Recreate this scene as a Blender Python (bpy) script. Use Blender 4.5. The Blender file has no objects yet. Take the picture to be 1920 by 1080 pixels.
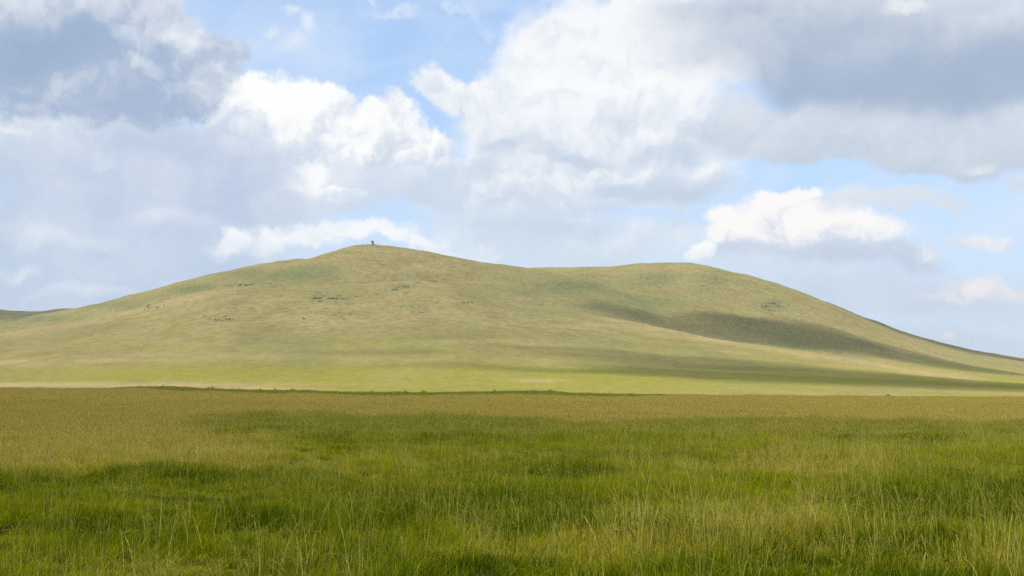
import bpy, bmesh, math, random
import numpy as np
from mathutils import Vector, Matrix, Euler

R = math.radians
S = bpy.context.scene
C = S.collection
rng = np.random.default_rng(11)

# ------------------------------------------------------------------ camera
F = 2637.0                       # focal length of the photograph in its own (1920 wide) pixels
EYE = 1.75
PITCH = math.atan((726 - 540) / F)
cd = bpy.data.cameras.new('camera')
cd.sensor_fit = 'HORIZONTAL'; cd.sensor_width = 36.0
cd.lens = 36.0 * F / 1920.0
cd.clip_start = 0.3; cd.clip_end = 30000
cam = bpy.data.objects.new('camera', cd); C.objects.link(cam)
cam.location = (0, 0, EYE)
cam.rotation_euler = (R(90) + PITCH, 0, 0)
S.camera = cam

def ray(px, py):
    """direction of a photograph pixel, scaled so that y = 1"""
    a = (px - 960) / F; b = (540 - py) / F
    y = math.cos(PITCH) - b * math.sin(PITCH)
    z = math.sin(PITCH) + b * math.cos(PITCH)
    return a / y, z / y

# ------------------------------------------------------------------ render / exposure
S.view_settings.view_transform = 'Standard'
S.view_settings.look = 'None'
EXPOSURE = 0.5                   # the photograph is exposed for the darker field
S.view_settings.exposure = EXPOSURE
S.view_settings.gamma = 1.0
S.view_settings.use_curve_mapping = False
S.render.engine = 'CYCLES'
cy = S.cycles
cy.use_denoising = False            # the fine grass would be smeared
cy.use_adaptive_sampling = True
cy.adaptive_threshold = 0.008
cy.max_bounces = 6; cy.diffuse_bounces = 3; cy.glossy_bounces = 1
cy.transmission_bounces = 4; cy.transparent_max_bounces = 8; cy.volume_bounces = 2
cy.sample_clamp_indirect = 0.9; cy.caustics_reflective = False; cy.caustics_refractive = False
S.render.filter_size = 1.7 if hasattr(S.render, 'filter_size') else 1.5

SUN_EL, SUN_AZ = R(47), R(240)           # azimuth from +Y (the view) clockwise: from the left, a little behind the camera
SUN = Vector((math.sin(SUN_AZ) * math.cos(SUN_EL), math.cos(SUN_AZ) * math.cos(SUN_EL), math.sin(SUN_EL)))

def lin(r, g, b):
    f = lambda c: c / 12.92 if c <= .04045 else ((c + .055) / 1.055) ** 2.4
    return (f(r / 255), f(g / 255), f(b / 255))

# ------------------------------------------------------------------ node helper
class Net:
    def __init__(s, tree): s.t = tree
    def put(s, n, i, v):
        if v is None: return
        if isinstance(v, bpy.types.NodeSocket): s.t.links.new(v, n.inputs[i])
        else: n.inputs[i].default_value = v
    def m(s, op, *a, clamp=False):
        n = s.t.nodes.new('ShaderNodeMath'); n.operation = op; n.use_clamp = clamp
        for i, v in enumerate(a): s.put(n, i, v)
        return n.outputs[0]
    def v(s, op, *a):
        n = s.t.nodes.new('ShaderNodeVectorMath'); n.operation = op
        for i, v in enumerate(a): s.put(n, i, v)
        return n.outputs['Value'] if op in ('LENGTH', 'DOT_PRODUCT', 'DISTANCE') else n.outputs[0]
    def xyz(s, x=0., y=0., z=0.):
        n = s.t.nodes.new('ShaderNodeCombineXYZ')
        for i, v in enumerate((x, y, z)): s.put(n, i, v)
        return n.outputs[0]
    def sep(s, v):
        n = s.t.nodes.new('ShaderNodeSeparateXYZ'); s.put(n, 0, v); return n.outputs
    def ramp(s, x, a, b, c=0., d=1., smooth=True):
        n = s.t.nodes.new('ShaderNodeMapRange'); n.interpolation_type = 'SMOOTHSTEP' if smooth else 'LINEAR'; n.clamp = True
        for i, v in enumerate((x, a, b, c, d)): s.put(n, i, v)
        return n.outputs[0]
    def noise(s, v, scale, detail=4., rough=.5, dist=0., dim='3D', color=False, lac=2.):
        n = s.t.nodes.new('ShaderNodeTexNoise'); n.noise_dimensions = dim
        s.put(n, 'Vector', v)
        n.inputs['Scale'].default_value = scale; n.inputs['Detail'].default_value = detail
        n.inputs['Roughness'].default_value = rough; n.inputs['Distortion'].default_value = dist; n.inputs['Lacunarity'].default_value = lac
        return n.outputs['Color' if color else 0]
    def mix(s, f, a, b):
        n = s.t.nodes.new('ShaderNodeMix'); n.data_type = 'RGBA'
        s.put(n, 0, f)
        for i, v in ((6, a), (7, b)):
            if isinstance(v, tuple): v = (*v[:3], 1.)
            s.put(n, i, v)
        return n.outputs[2]
    def attr(s, name, typ='GEOMETRY', out='Fac'):
        n = s.t.nodes.new('ShaderNodeAttribute'); n.attribute_name = name; n.attribute_type = typ
        return n.outputs[out]

# ------------------------------------------------------------------ world: blue sky with broken cloud
world = bpy.data.worlds.new('World'); S.world = world
world.use_nodes = True
wt = world.node_tree; wt.nodes.clear()
W = Net(wt)
SKY_STRENGTH = 0.15
sky = wt.nodes.new('ShaderNodeTexSky'); sky.sky_type = 'NISHITA'; sky.sun_disc = False
sky.sun_elevation = SUN_EL; sky.sun_rotation = SUN_AZ
sky.altitude = 1200; sky.air_density = 1.0; sky.dust_density = 1.2; sky.ozone_density = 1.6
tc = wt.nodes.new('ShaderNodeTexCoord')
dx, dy, dz = W.sep(tc.outputs['Generated'])
hyp = W.m('SQRT', W.m('ADD', W.m('MULTIPLY', dx, dx), W.m('MULTIPLY', dy, dy)))
KA = 2.637                                    # azimuth and elevation in units of about 1000 photograph pixels
az = W.m('MULTIPLY', W.m('ARCTAN2', dx, dy), KA)
el = W.m('MULTIPLY', W.m('ARCTAN2', dz, hyp), KA)
P = W.xyz(az, el, 0.)

def sk(px, py):
    a, b = ray(px, py)
    return math.atan(a) * KA, math.atan2(b, math.hypot(a, 1)) * KA

# cauliflower warp, three octave groups shared by every cloud
def vscale(v, k):
    n = wt.nodes.new('ShaderNodeVectorMath'); n.operation = 'SCALE'
    wt.links.new(v, n.inputs[0]); n.inputs['Scale'].default_value = k
    return n.outputs[0]
w1 = W.v('SUBTRACT', W.noise(P, 4.5, 3., .5, 0., '2D', True), (.5, .5, .5))
w2 = W.v('SUBTRACT', W.noise(W.v('ADD', P, (7.3, 2.1, 0)), 14., 5., .60, 0., '2D', True), (.5, .5, .5))
P_soft = W.v('ADD', P, W.v('ADD', vscale(w1, .12), vscale(w2, .022)))
P_puff = W.v('ADD', P, W.v('ADD', vscale(w1, .11), vscale(w2, .080)))
P_small = W.v('ADD', P, W.v('ADD', vscale(w1, .030), vscale(w2, .050)))
P_wisp = W.v('ADD', P, W.v('ADD', vscale(w1, .18), vscale(w2, .13)))
# relief: how much denser the cloud is here than a little way towards the light
def billow(v): return W.noise(v, 8., 6., .56, 0., '2D')
relief = W.m('SUBTRACT', billow(P_puff), billow(W.v('ADD', P_puff, (-.014, .034, 0))))
def lumps(v):
    n = wt.nodes.new('ShaderNodeTexVoronoi'); n.voronoi_dimensions = '2D'; n.feature = 'F1'; n.normalize = False
    wt.links.new(v, n.inputs['Vector']); n.inputs['Scale'].default_value = 17.; n.inputs['Detail'].default_value = 2.; n.inputs['Roughness'].default_value = .55
    return n.outputs['Distance']
heaps = W.m('SUBTRACT', lumps(W.v('ADD', P_soft, (-.010, .020, 0))), lumps(P_soft))
relief_puff = W.m('ADD', relief, W.m('MULTIPLY', heaps, .16))
streak = W.noise(W.v('MULTIPLY', P_soft, (1.6, 7., 1.)), 2.2, 4., .55, 0., '2D')
broad = W.noise(W.v('ADD', P_soft, (3.7, 9.2, 0)), 3.2, 5., .55, 0., '2D')

def field(blobs, pos):
    """1 at the middle of the blobs, 0 on their outline, negative outside"""
    d = None
    for (px, py, rx, ry) in blobs:
        c = sk(px, py)
        q = W.v('LENGTH', W.v('MULTIPLY', W.v('SUBTRACT', pos, (c[0], c[1], 0)), (1000. / rx, 1000. / ry, 0)))
        d = q if d is None else W.m('SMOOTH_MIN', d, q, .22)
    return W.m('SUBTRACT', 1., d)

def cloud(under, blobs, dark, bright, y0, y1, soft=.25, pos=None, cy_=1., cf=0., cr=1.6, c0=0., opacity=1., cs=0.):
    f = field(blobs, pos or P_puff)
    a = W.ramp(f, -.04, soft)
    if opacity < 1: a = W.m('MULTIPLY', a, opacity)
    e0, e1 = sk(960, y0)[1], sk(960, y1)[1]
    yn = W.ramp(el, e0, e1, 0., 1., False)
    sh = W.m('ADD', W.m('MULTIPLY', yn, cy_), c0)
    if cf: sh = W.m('ADD', sh, W.m('MULTIPLY', f, cf))
    sh = W.m('ADD', sh, W.m('MULTIPLY', relief if pos is P_soft else relief_puff, cr))
    if cs: sh = W.m('ADD', sh, W.m('MULTIPLY', W.m('SUBTRACT', broad, .5), cs))
    sh = W.ramp(sh, -.05, 1.05)
    k = 2 ** -EXPOSURE / SKY_STRENGTH
    col = W.mix(sh, tuple(c * k for c in lin(*dark)), tuple(c * k for c in lin(*bright)))
    return W.mix(a, under, col)

sky_col = vscale(sky.outputs[0], .95)
k = 2 ** -EXPOSURE / SKY_STRENGTH
# thin veil high up, milky air low over the horizon
sky_col = W.mix(.62, sky_col, tuple(c * k for c in lin(176, 209, 251)))
veil = W.m('ADD', W.ramp(broad, .38, .72, .04, .42), W.ramp(streak, .42, .75, 0., .2))
col = W.mix(veil, sky_col, tuple(c * k for c in lin(226, 237, 252)))
low = W.ramp(el, sk(960, 700)[1], sk(960, 250)[1], .85, .0)
col = W.mix(low, col, tuple(c * k for c in lin(209, 224, 242)))
# the rest of the sky, outside the picture, carries the same broken cloud
rest = W.ramp(W.noise(W.v('MULTIPLY', tc.outputs['Generated'], (1., 1., 2.)), 2.6, 6., .55), .44, .58)
win = W.m('MULTIPLY', W.ramp(W.m('ABSOLUTE', az), 1.0, 1.25, 1., 0.), W.ramp(el, .66, .95, 1., 0.))
win = W.m('MULTIPLY', win, W.ramp(dy, 0., .1))
rest = W.m('MULTIPLY', rest, W.m('SUBTRACT', 1., win))
rest_c = W.mix(W.ramp(W.noise(tc.outputs['Generated'], 3.7, 5., .55), .35, .65), tuple(c * k for c in lin(196, 208, 224)), tuple(c * k for c in lin(250, 252, 254)))
col = W.mix(rest, col, rest_c)

# clouds, far to near: (centre x, centre y, half width, half height) in photograph pixels
# left: pale blue-grey layers that reach down to the hill
col = cloud(col, [(180, 470, 480, 130), (60, 540, 300, 90), (420, 420, 240, 110)], (190, 207, 231), (217, 228, 242), 600, 380, .5, P_soft, cy_=.15, cr=.6, c0=.10, cs=2.2)
col = cloud(col, [(40, 496, 60, 16), (100, 440, 150, 24), (330, 412, 110, 26), (180, 545, 150, 16)], (212, 224, 239), (236, 240, 246), 560, 400, .9, P_soft, cy_=.4, cr=1.6, c0=.2, opacity=.75)
# right: hazy bank low over the far slope
col = cloud(col, [(1640, 560, 440, 70), (1480, 505, 230, 50), (1800, 640, 260, 50)], (201, 216, 236), (220, 231, 243), 640, 480, .8, P_soft, cy_=.3, cr=.5, c0=.1, cs=1.6)
# low heaps behind the summit
col = cloud(col, [(430, 462, 66, 36), (520, 472, 90, 34), (600, 462, 70, 26), (700, 452, 66, 22), (785, 458, 66, 26), (930, 480, 60, 26), (850, 478, 60, 20), (650, 440, 120, 26)], (222, 232, 245), (247, 250, 254), 500, 432, .65, P_puff, cy_=1.0, cr=1.8)
col = cloud(col, [(1100, 462, 330, 62), (960, 430, 240, 66), (860, 380, 120, 50)], (206, 222, 239), (236, 243, 251), 520, 390, .6, P_soft, cy_=.4, cr=1.0, c0=.15, cs=1.8)
# right: middle distance heap with its grey base, and small ones round it
col = cloud(col, [(1690, 372, 120, 28), (1590, 380, 70, 30), (1780, 378, 40, 18)], (216, 226, 239), (230, 237, 245), 420, 340, .6, P_small, cy_=.8, cr=1.4)
col = cloud(col, [(1530, 476, 220, 44), (1660, 488, 120, 34), (1420, 484, 130, 34)], (195, 209, 231), (216, 227, 241), 530, 430, .6, P_soft, cy_=.7, cr=.8)
col = cloud(col, [(1490, 424, 175, 46), (1470, 396, 110, 32), (1400, 425, 80, 34), (1610, 432, 100, 36), (1370, 436, 60, 30), (1455, 380, 70, 22), (1510, 366, 46, 14), (1360, 410, 40, 24)], (206, 218, 236), (254, 252, 251), 482, 408, .5, P_small, cy_=1.05, cr=2.2, c0=.14)
col = cloud(col, [(1318, 468, 34, 25), (1298, 482, 24, 14)], (224, 234, 245), (252, 253, 255), 500, 455, .5, P_small, cy_=1., cr=2.)
col = cloud(col, [(1730, 468, 44, 24), (1825, 446, 56, 22), (1875, 456, 36, 14)], (208, 219, 235), (244, 245, 249), 490, 425, .8, P_small, c0=.3, cy_=.7, cr=2.2)
col = cloud(col, [(1826, 542, 84, 28), (1770, 556, 76, 18), (1890, 548, 50, 20), (1775, 628, 30, 11)], (208, 218, 234), (245, 240, 243), 580, 520, .8, P_small, c0=.3, cy_=.7, cr=1.8)
# white heap left of the middle
col = cloud(col, [(700, 330, 230, 62), (830, 350, 130, 55), (560, 300, 150, 90), (640, 385, 90, 26)], (203, 217, 236), (230, 238, 247), 420, 260, .45, P_soft, cy_=.9, cr=1.0, cs=1.0)
col = cloud(col, [(540, 225, 150, 78), (455, 190, 62, 50), (590, 200, 90, 50), (680, 235, 110, 62), (770, 270, 90, 52), (470, 255, 120, 70)], (208, 220, 236), (255, 255, 255), 350, 195, .26, P_puff, cy_=1.0, cr=2.4, cs=.8)
# blue window under its edge, then the bright puff in it
col = cloud(col, [(575, 330, 55, 36), (620, 366, 80, 22), (545, 350, 42, 30)], (216, 228, 243), (252, 253, 255), 395, 320, .45, P_small, cy_=1.1, cr=2.4)
# great central cloud
col = cloud(col, [(1120, 260, 310, 160), (1060, 110, 140, 150), (1240, 80, 250, 150), (935, 200, 95, 70), (830, 160, 82, 40), (1000, 345, 250, 70), (1230, 330, 180, 80)], (208, 221, 237), (248, 250, 253), 450, 110, .36, P_puff, cy_=.75, cr=1.7, c0=.22, cs=1.3)
col = cloud(col, [(1010, 180, 110, 46), (1150, 175, 110, 60), (1290, 125, 70, 60), (900, 215, 60, 40), (1215, 205, 90, 40)], (226, 234, 244), (255, 255, 255), 250, 90, .9, P_puff, cy_=.8, cr=2.0, c0=.15, opacity=.9)
col = cloud(col, [(1070, 285, 140, 22), (1250, 280, 170, 34), (960, 270, 90, 20)], (190, 207, 227), (222, 232, 242), 330, 235, .9, P_soft, cy_=.5, cr=.9, opacity=.65)
col = cloud(col, [(1100, 320, 120, 22), (1010, 350, 140, 26), (1130, 305, 60, 16)], (214, 226, 240), (250, 252, 254), 370, 290, .8, P_puff, cy_=1., cr=2., opacity=.85)
col = cloud(col, [(1280, 350, 150, 44), (1160, 345, 110, 26)], (192, 208, 230), (214, 225, 240), 400, 300, .7, P_soft, cy_=.8, cr=.9, opacity=.85)
col = cloud(col, [(1060, 430, 150, 26), (920, 405, 90, 20)], (194, 211, 232), (226, 237, 247), 460, 395, .8, P_soft, cy_=.6, cr=.9, opacity=.8)
# left: pale sheet and the dark cloud over it
col = cloud(col, [(170, 300, 340, 120), (390, 330, 200, 110), (60, 260, 190, 110), (470, 390, 170, 46)], (190, 205, 230), (221, 230, 241), 430, 210, .45, P_soft, cy_=.45, cr=.8, c0=.08, cs=1.6)
col = cloud(col, [(16, 195, 36, 28), (60, 240, 110, 40), (210, 300, 40, 26)], (210, 222, 236), (244, 247, 251), 290, 170, .7, P_puff, cy_=1., cr=2.2, opacity=.85)
col = cloud(col, [(120, 110, 300, 125), (300, 130, 150, 105), (390, 115, 76, 68), (240, 40, 150, 70), (260, 195, 150, 44), (10, 60, 220, 140)], (166, 185, 213), (226, 231, 240), 245, 20, .26, P_puff, cy_=.50, cf=-.40, cr=1.4, c0=.24, cs=.7)
col = cloud(col, [(375, 80, 62, 42), (425, 135, 40, 32), (345, 55, 40, 22), (240, 70, 60, 24), (280, 120, 60, 20)], (202, 214, 231), (242, 245, 249), 180, 40, .9, P_puff, cy_=.6, cr=2.0, c0=.15, opacity=.9)
col = cloud(col, [(60, 72, 190, 56), (20, 90, 160, 50)], (152, 177, 206), (172, 192, 217), 130, 20, .9, P_soft, cy_=.2, cr=.6, c0=.1, opacity=.85)
col = cloud(col, [(240, 205, 170, 30)], (166, 185, 214), (182, 198, 222), 230, 170, .9, P_soft, cy_=.4, cr=.6, opacity=.8)
# upper right: grey sheet with a pale shelf below
col = cloud(col, [(1640, 225, 360, 70), (1860, 215, 240, 70), (1640, 250, 330, 56), (1850, 262, 240, 60), (1470, 240, 170, 34), (1760, 288, 140, 36)], (194, 207, 225), (227, 234, 241), 325, 215, .3, P_soft, cy_=.5, cr=.8, c0=.15, cs=1.0)
col = cloud(col, [(1620, 60, 470, 128), (1800, 110, 430, 106), (1500, 120, 160, 85), (1400, 20, 240, 60)], (170, 187, 211), (222, 229, 237), 220, -10, .5, P_soft, cy_=.65, cf=-.42, cr=.5, c0=.30, cs=1.0)
col = cloud(col, [(1700, 150, 330, 52), (1880, 130, 240, 70)], (160, 179, 207), (180, 196, 218), 215, 60, .9, P_soft, cy_=.3, cr=.5, c0=.1, opacity=.75)
col = cloud(col, [(1700, 14, 60, 20), (1906, 345, 28, 28), (1848, 312, 42, 14)], (214, 222, 233), (240, 242, 246), 380, 0, .8, P_small, cy_=.5, cr=2.2, c0=.2, opacity=.8)
# wisps in the blue
col = cloud(col, [(545, 84, 46, 28), (574, 52, 20, 34), (505, 62, 28, 16), (548, 24, 26, 16)], (218, 230, 246), (238, 244, 251), 120, 10, 1., P_small, cy_=.5, cr=2.4, c0=.2, opacity=.8)
col = cloud(col, [(700, 14, 30, 14), (876, 52, 16, 30), (890, 30, 50, 26), (740, 40, 60, 26)], (214, 228, 248), (236, 243, 252), 120, 0, 1.2, P_wisp, cy_=.5, cr=2.4, c0=.2, opacity=.6)

bg = wt.nodes.new('ShaderNodeBackground'); bg.inputs['Strength'].default_value = SKY_STRENGTH
wt.links.new(col, bg.inputs['Color'])
wo = wt.nodes.new('ShaderNodeOutputWorld'); wt.links.new(bg.outputs[0], wo.inputs['Surface'])
world.cycles.sampling_method = 'NONE'

# ------------------------------------------------------------------ sun
sd = bpy.data.lights.new('sun', 'SUN'); sd.energy = 3.6; sd.angle = R(0.6); sd.color = (1., .955, .88)
sun = bpy.data.objects.new('sun', sd); C.objects.link(sun)
sun.rotation_euler = (-SUN).to_track_quat('-Z', 'Y').to_euler()
# ------------------------------------------------------------------ shared helpers
def tag(o, label=None, cat=None, group=None, kind=None):
    if label: o['label'] = label
    if cat: o['category'] = cat
    if group: o['group'] = group
    if kind: o['kind'] = kind
    return o

def mesh_obj(name, verts, faces, mat, parent=None, smooth=False, link=True):
    me = bpy.data.meshes.new(name)
    me.from_pydata([tuple(v) for v in verts], [], [tuple(f) for f in faces]); me.update()
    if smooth: me.polygons.foreach_set('use_smooth', [True] * len(me.polygons))
    me.materials.append(mat)
    o = bpy.data.objects.new(name, me)
    if link: C.objects.link(o)
    if parent: o.parent = parent
    return o

def grid_obj(name, X, Y, Z, mat, attrs=None):
    """a mesh from three (rows, columns) arrays"""
    nr, nc = X.shape
    me = bpy.data.meshes.new(name)
    co = np.stack([X, Y, Z], -1).reshape(-1, 3).astype(np.float32)
    i = np.arange(nr * nc).reshape(nr, nc)
    q = np.stack([i[:-1, :-1], i[:-1, 1:], i[1:, 1:], i[1:, :-1]], -1).reshape(-1, 4)
    me.vertices.add(len(co)); me.vertices.foreach_set('co', co.ravel())
    me.loops.add(q.size); me.loops.foreach_set('vertex_index', q.ravel().astype(np.int32))
    me.polygons.add(len(q)); me.polygons.foreach_set('loop_start', (np.arange(len(q)) * 4).astype(np.int32))
    me.polygons.foreach_set('use_smooth', np.ones(len(q), bool))
    me.update(); me.validate()
    for k, v in (attrs or {}).items():
        a = me.attributes.new(k, 'FLOAT', 'POINT'); a.data.foreach_set('value', v.ravel().astype(np.float32))
    me.materials.append(mat)
    o = bpy.data.objects.new(name, me); C.objects.link(o)
    return o

def vnoise(x, y, seed):
    xi = np.floor(x).astype(np.int64); yi = np.floor(y).astype(np.int64)
    fx = x - xi; fy = y - yi
    fx = fx * fx * fx * (fx * (fx * 6 - 15) + 10); fy = fy * fy * fy * (fy * (fy * 6 - 15) + 10)
    def h(a, b):
        n = (a * 374761393 + b * 668265263 + seed * 974634777) & 0xffffffff
        n = ((n ^ (n >> 13)) * 1274126177) & 0xffffffff
        n = n ^ (n >> 16)
        return (n & 0xffffff) / float(0xffffff)
    a = h(xi, yi); b = h(xi + 1, yi); c = h(xi, yi + 1); d = h(xi + 1, yi + 1)
    return (a + (b - a) * fx) * (1 - fy) + (c + (d - c) * fx) * fy - .5

def fbm(x, y, seed, octaves=4, gain=.5):
    s = 0; g = 1
    for k in range(octaves):
        s = s + g * vnoise(x * 2 ** k + 17.3 * k, y * 2 ** k - 9.1 * k, seed + k); g *= gain
    return s

def smoothstep(x, a, b):
    t = np.clip((x - a) / (b - a), 0, 1); return t * t * (3 - 2 * t)

# ------------------------------------------------------------------ the hill
# skylines of the ridges as seen in the photograph, each at its own distance and with its own slopes
RIDGES = {
    'far_left':  ([(-900, 600), (-200, 574), (0, 581), (70, 583), (130, 579), (200, 590), (320, 640), (450, 730)], [(-900, 2700), (450, 2700)], 1700, 1000),
    'shoulder':  ([(-900, 700), (-200, 640), (-60, 612), (0, 601), (60, 592), (110, 583), (150, 576), (200, 564), (260, 548), (320, 532), (380, 517), (430, 505), (470, 496), (520, 489), (560, 485), (600, 487), (680, 500), (800, 540), (950, 640), (1050, 735)], [(0, 1750), (560, 1600), (900, 1600)], 1060, 500),
    'dome':      ([(100, 735), (300, 640), (400, 562), (440, 540), (478, 524), (530, 506), (580, 485), (612, 473), (640, 464), (662, 459), (690, 457.5), (710, 459), (740, 462), (800, 470), (850, 480), (900, 490), (960, 497), (1020, 505), (1100, 524), (1200, 560), (1350, 630), (1500, 735)], [(400, 1300), (690, 1400), (1020, 1480), (1400, 1400)], 930, 420),
    'far_right': ([(620, 735), (780, 640), (850, 560), (960, 508), (1020, 503), (1100, 501.5), (1150, 500), (1200, 495.5), (1250, 493.5), (1290, 493), (1330, 498), (1400, 514), (1450, 528), (1500, 545), (1560, 567), (1620, 593), (1680, 617), (1750, 639), (1820, 656), (1920, 672), (2200, 700), (2900, 735)], [(960, 1900), (1290, 1900), (1600, 2150), (1920, 2500)], 1000, 600),
    'knoll':     ([(560, 735), (700, 640), (850, 560), (960, 512), (1020, 506), (1100, 504), (1150, 502), (1200, 498.5), (1250, 496.5), (1290, 496), (1330, 500), (1400, 518), (1450, 533), (1500, 551), (1560, 574), (1620, 602), (1680, 630), (1750, 656), (1820, 676), (1920, 696), (2100, 716), (2500, 735)], [(900, 1700), (1290, 1720), (1600, 1650), (1920, 1500)], 930, 500),
    'spur':      ([(-900, 690), (-300, 660), (-100, 640), (0, 625), (130, 602), (200, 588), (270, 574), (330, 556), (380, 546), (430, 540), (520, 538), (600, 537), (700, 533), (780, 530), (850, 536), (930, 560), (1000, 573), (1080, 586), (1150, 597), (1230, 612), (1300, 626), (1380, 640), (1450, 651), (1520, 661), (1600, 672), (1680, 684), (1750, 695), (1850, 709), (1950, 718), (2100, 728), (2400, 738)], [(-400, 1150), (270, 1080), (700, 1090), (1000, 1060), (1300, 960), (1600, 860), (1850, 760), (2100, 700)], 430, 230),
}
pxs = np.linspace(-900, 2900, 1521)
tanel = np.array([ray(p, 726)[0] for p in pxs])                     # x / y of each photograph column
def crest(prof):
    py = np.interp(pxs, [p[0] for p in prof], [p[1] for p in prof])
    k = np.exp(-.5 * (np.arange(-8, 9) / 3.0) ** 2); k /= k.sum()
    py = np.convolve(np.pad(py, 8, mode='edge'), k, 'valid')
    return np.array([ray(a, b)[1] for a, b in zip(pxs, py)])
RID = {}
for n, (prof, dist, foot, back) in RIDGES.items():
    Yc = np.interp(pxs, [p[0] for p in dist], [p[1] for p in dist])
    RID[n] = (crest(prof), Yc, foot, back)

def hill_height(x, y):
    """height of the land at world x, y (y beyond the field)"""
    u = x / y
    best = np.full(np.shape(x), -60.0)
    base = -1.7 + .004 * np.clip(y - 430, 0, None) - 5 * (1 - smoothstep(y, 385, 440))
    for n, (v, Yc_, foot, back) in RID.items():
        vc = np.interp(u, tanel, v); Yc = np.interp(u, tanel, Yc_)
        zc = EYE + vc * Yc + 2.0                       # makes up for the base below
        t = (y - foot) / (Yc - foot)
        m = .62
        tt = np.clip(t, 0, 1)
        front = zc * ((3 - m) * tt ** 2 + (m - 2) * tt ** 3)
        tb = np.clip((y - Yc) / back, 0, None)
        rear = zc * np.exp(-tb ** 2 * 1.5)
        h = np.where(t < 1, front, rear) - 1.6
        h = np.where(zc <= 0, -60., h - 8 * (1 - smoothstep(t, 0, .16)))
        k = 3.0
        d = np.clip(.5 + .5 * (best - h) / k, 0, 1)
        best = h * (1 - d) + best * d + k * d * (1 - d)
    return np.maximum(best, base)
def land(x, y):
    z = hill_height(x, y)
    rough = np.clip((z + 2) / 40, 0.05, 1)
    z = z + rough * (3.2 * fbm(x / 95 + .004 * y, y / 190, 13, 3, .5) + 1.3 * fbm(x / 60, y / 60, 3, 4, .55) + .35 * fbm(x / 9, y / 9, 5, 2)) + .3 * fbm(x / 25, y / 90, 9, 3)
    return z

ys = np.geomspace(380, 3600, 440)
cols = np.interp(np.linspace(0, 1, 1250), [0, .1, .9, 1], [-900, -150, 2070, 2900])
us = np.array([ray(p, 726)[0] for p in cols])
Yg, Ug = np.meshgrid(ys, us, indexing='ij')
Xg = Yg * Ug
Zg = land(Xg, Yg)

def hit(px, py, y0=440., y1=3500.):
    """the point of the hill seen at a photograph pixel"""
    a, b = ray(px, py)
    yy = np.linspace(y0, y1, 6000)
    zz = land(yy * a, yy)
    below = np.nonzero(zz >= EYE + b * yy)[0]
    if len(below) == 0: return None
    i = below[0]
    return Vector((yy[i] * a, yy[i], float(zz[i])))

# where greener growth stands: hollows, gullies and the damp foot of the hill
lush = np.zeros_like(Xg)
GREEN = [(540, 512, 60, 14, .8), (600, 505, 60, 12, .7), (470, 512, 60, 14, .7), (360, 542, 40, 8, .9), (620, 520, 22, 8, .6), (640, 563, 24, 9, .6), (1060, 535, 90, 10, .7), (1230, 520, 60, 18, .8), (1330, 528, 40, 20, .8), (1450, 572, 40, 12, .8),
         (750, 537, 26, 8, .7), (1240, 570, 160, 22, .35), (60, 598, 120, 9, .95), (200, 573, 80, 9, .6), (1000, 548, 120, 14, .55), (1120, 575, 80, 12, .6), (1230, 585, 90, 14, .6), (1500, 655, 120, 14, .55), (1750, 690, 120, 10, .6), (1650, 715, 240, 8, .8), (780, 575, 40, 8, .4), (700, 640, 160, 12, .4), (250, 650, 120, 8, .5), (540, 700, 700, 16, .75), (900, 715, 600, 16, .8), (150, 612, 130, 9, .5), (250, 700, 300, 12, .6)]
elg = (Zg - EYE) / Yg
pyg = 540 - F * np.tan(np.arctan(elg) - PITCH)                       # apparent height of the far land, for placing patches only
pxg = np.interp(Ug, us, cols)
for (a, b, rx, ry, s) in GREEN:
    lush = np.maximum(lush, s * np.exp(-(((pxg - a) / rx) ** 2 + ((pyg - b) / ry) ** 2)))
bare_sunlit = np.zeros_like(Xg)
for (a, b, rx, ry, s) in [(120, 722, 420, 5, 1.), (420, 729, 160, 5, .9), (1010, 714, 50, 4, .6), (20, 680, 110, 6, .7), (180, 676, 120, 4, .6), (480, 668, 200, 6, .4), (700, 500, 120, 25, .35), (1500, 660, 300, 5, .35), (950, 640, 110, 5, .5), (1010, 645, 80, 4, .5)]:
    bare_sunlit = np.maximum(bare_sunlit, s * np.exp(-(((pxg - a) / rx) ** 2 + ((pyg - b) / ry) ** 2)))

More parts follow.
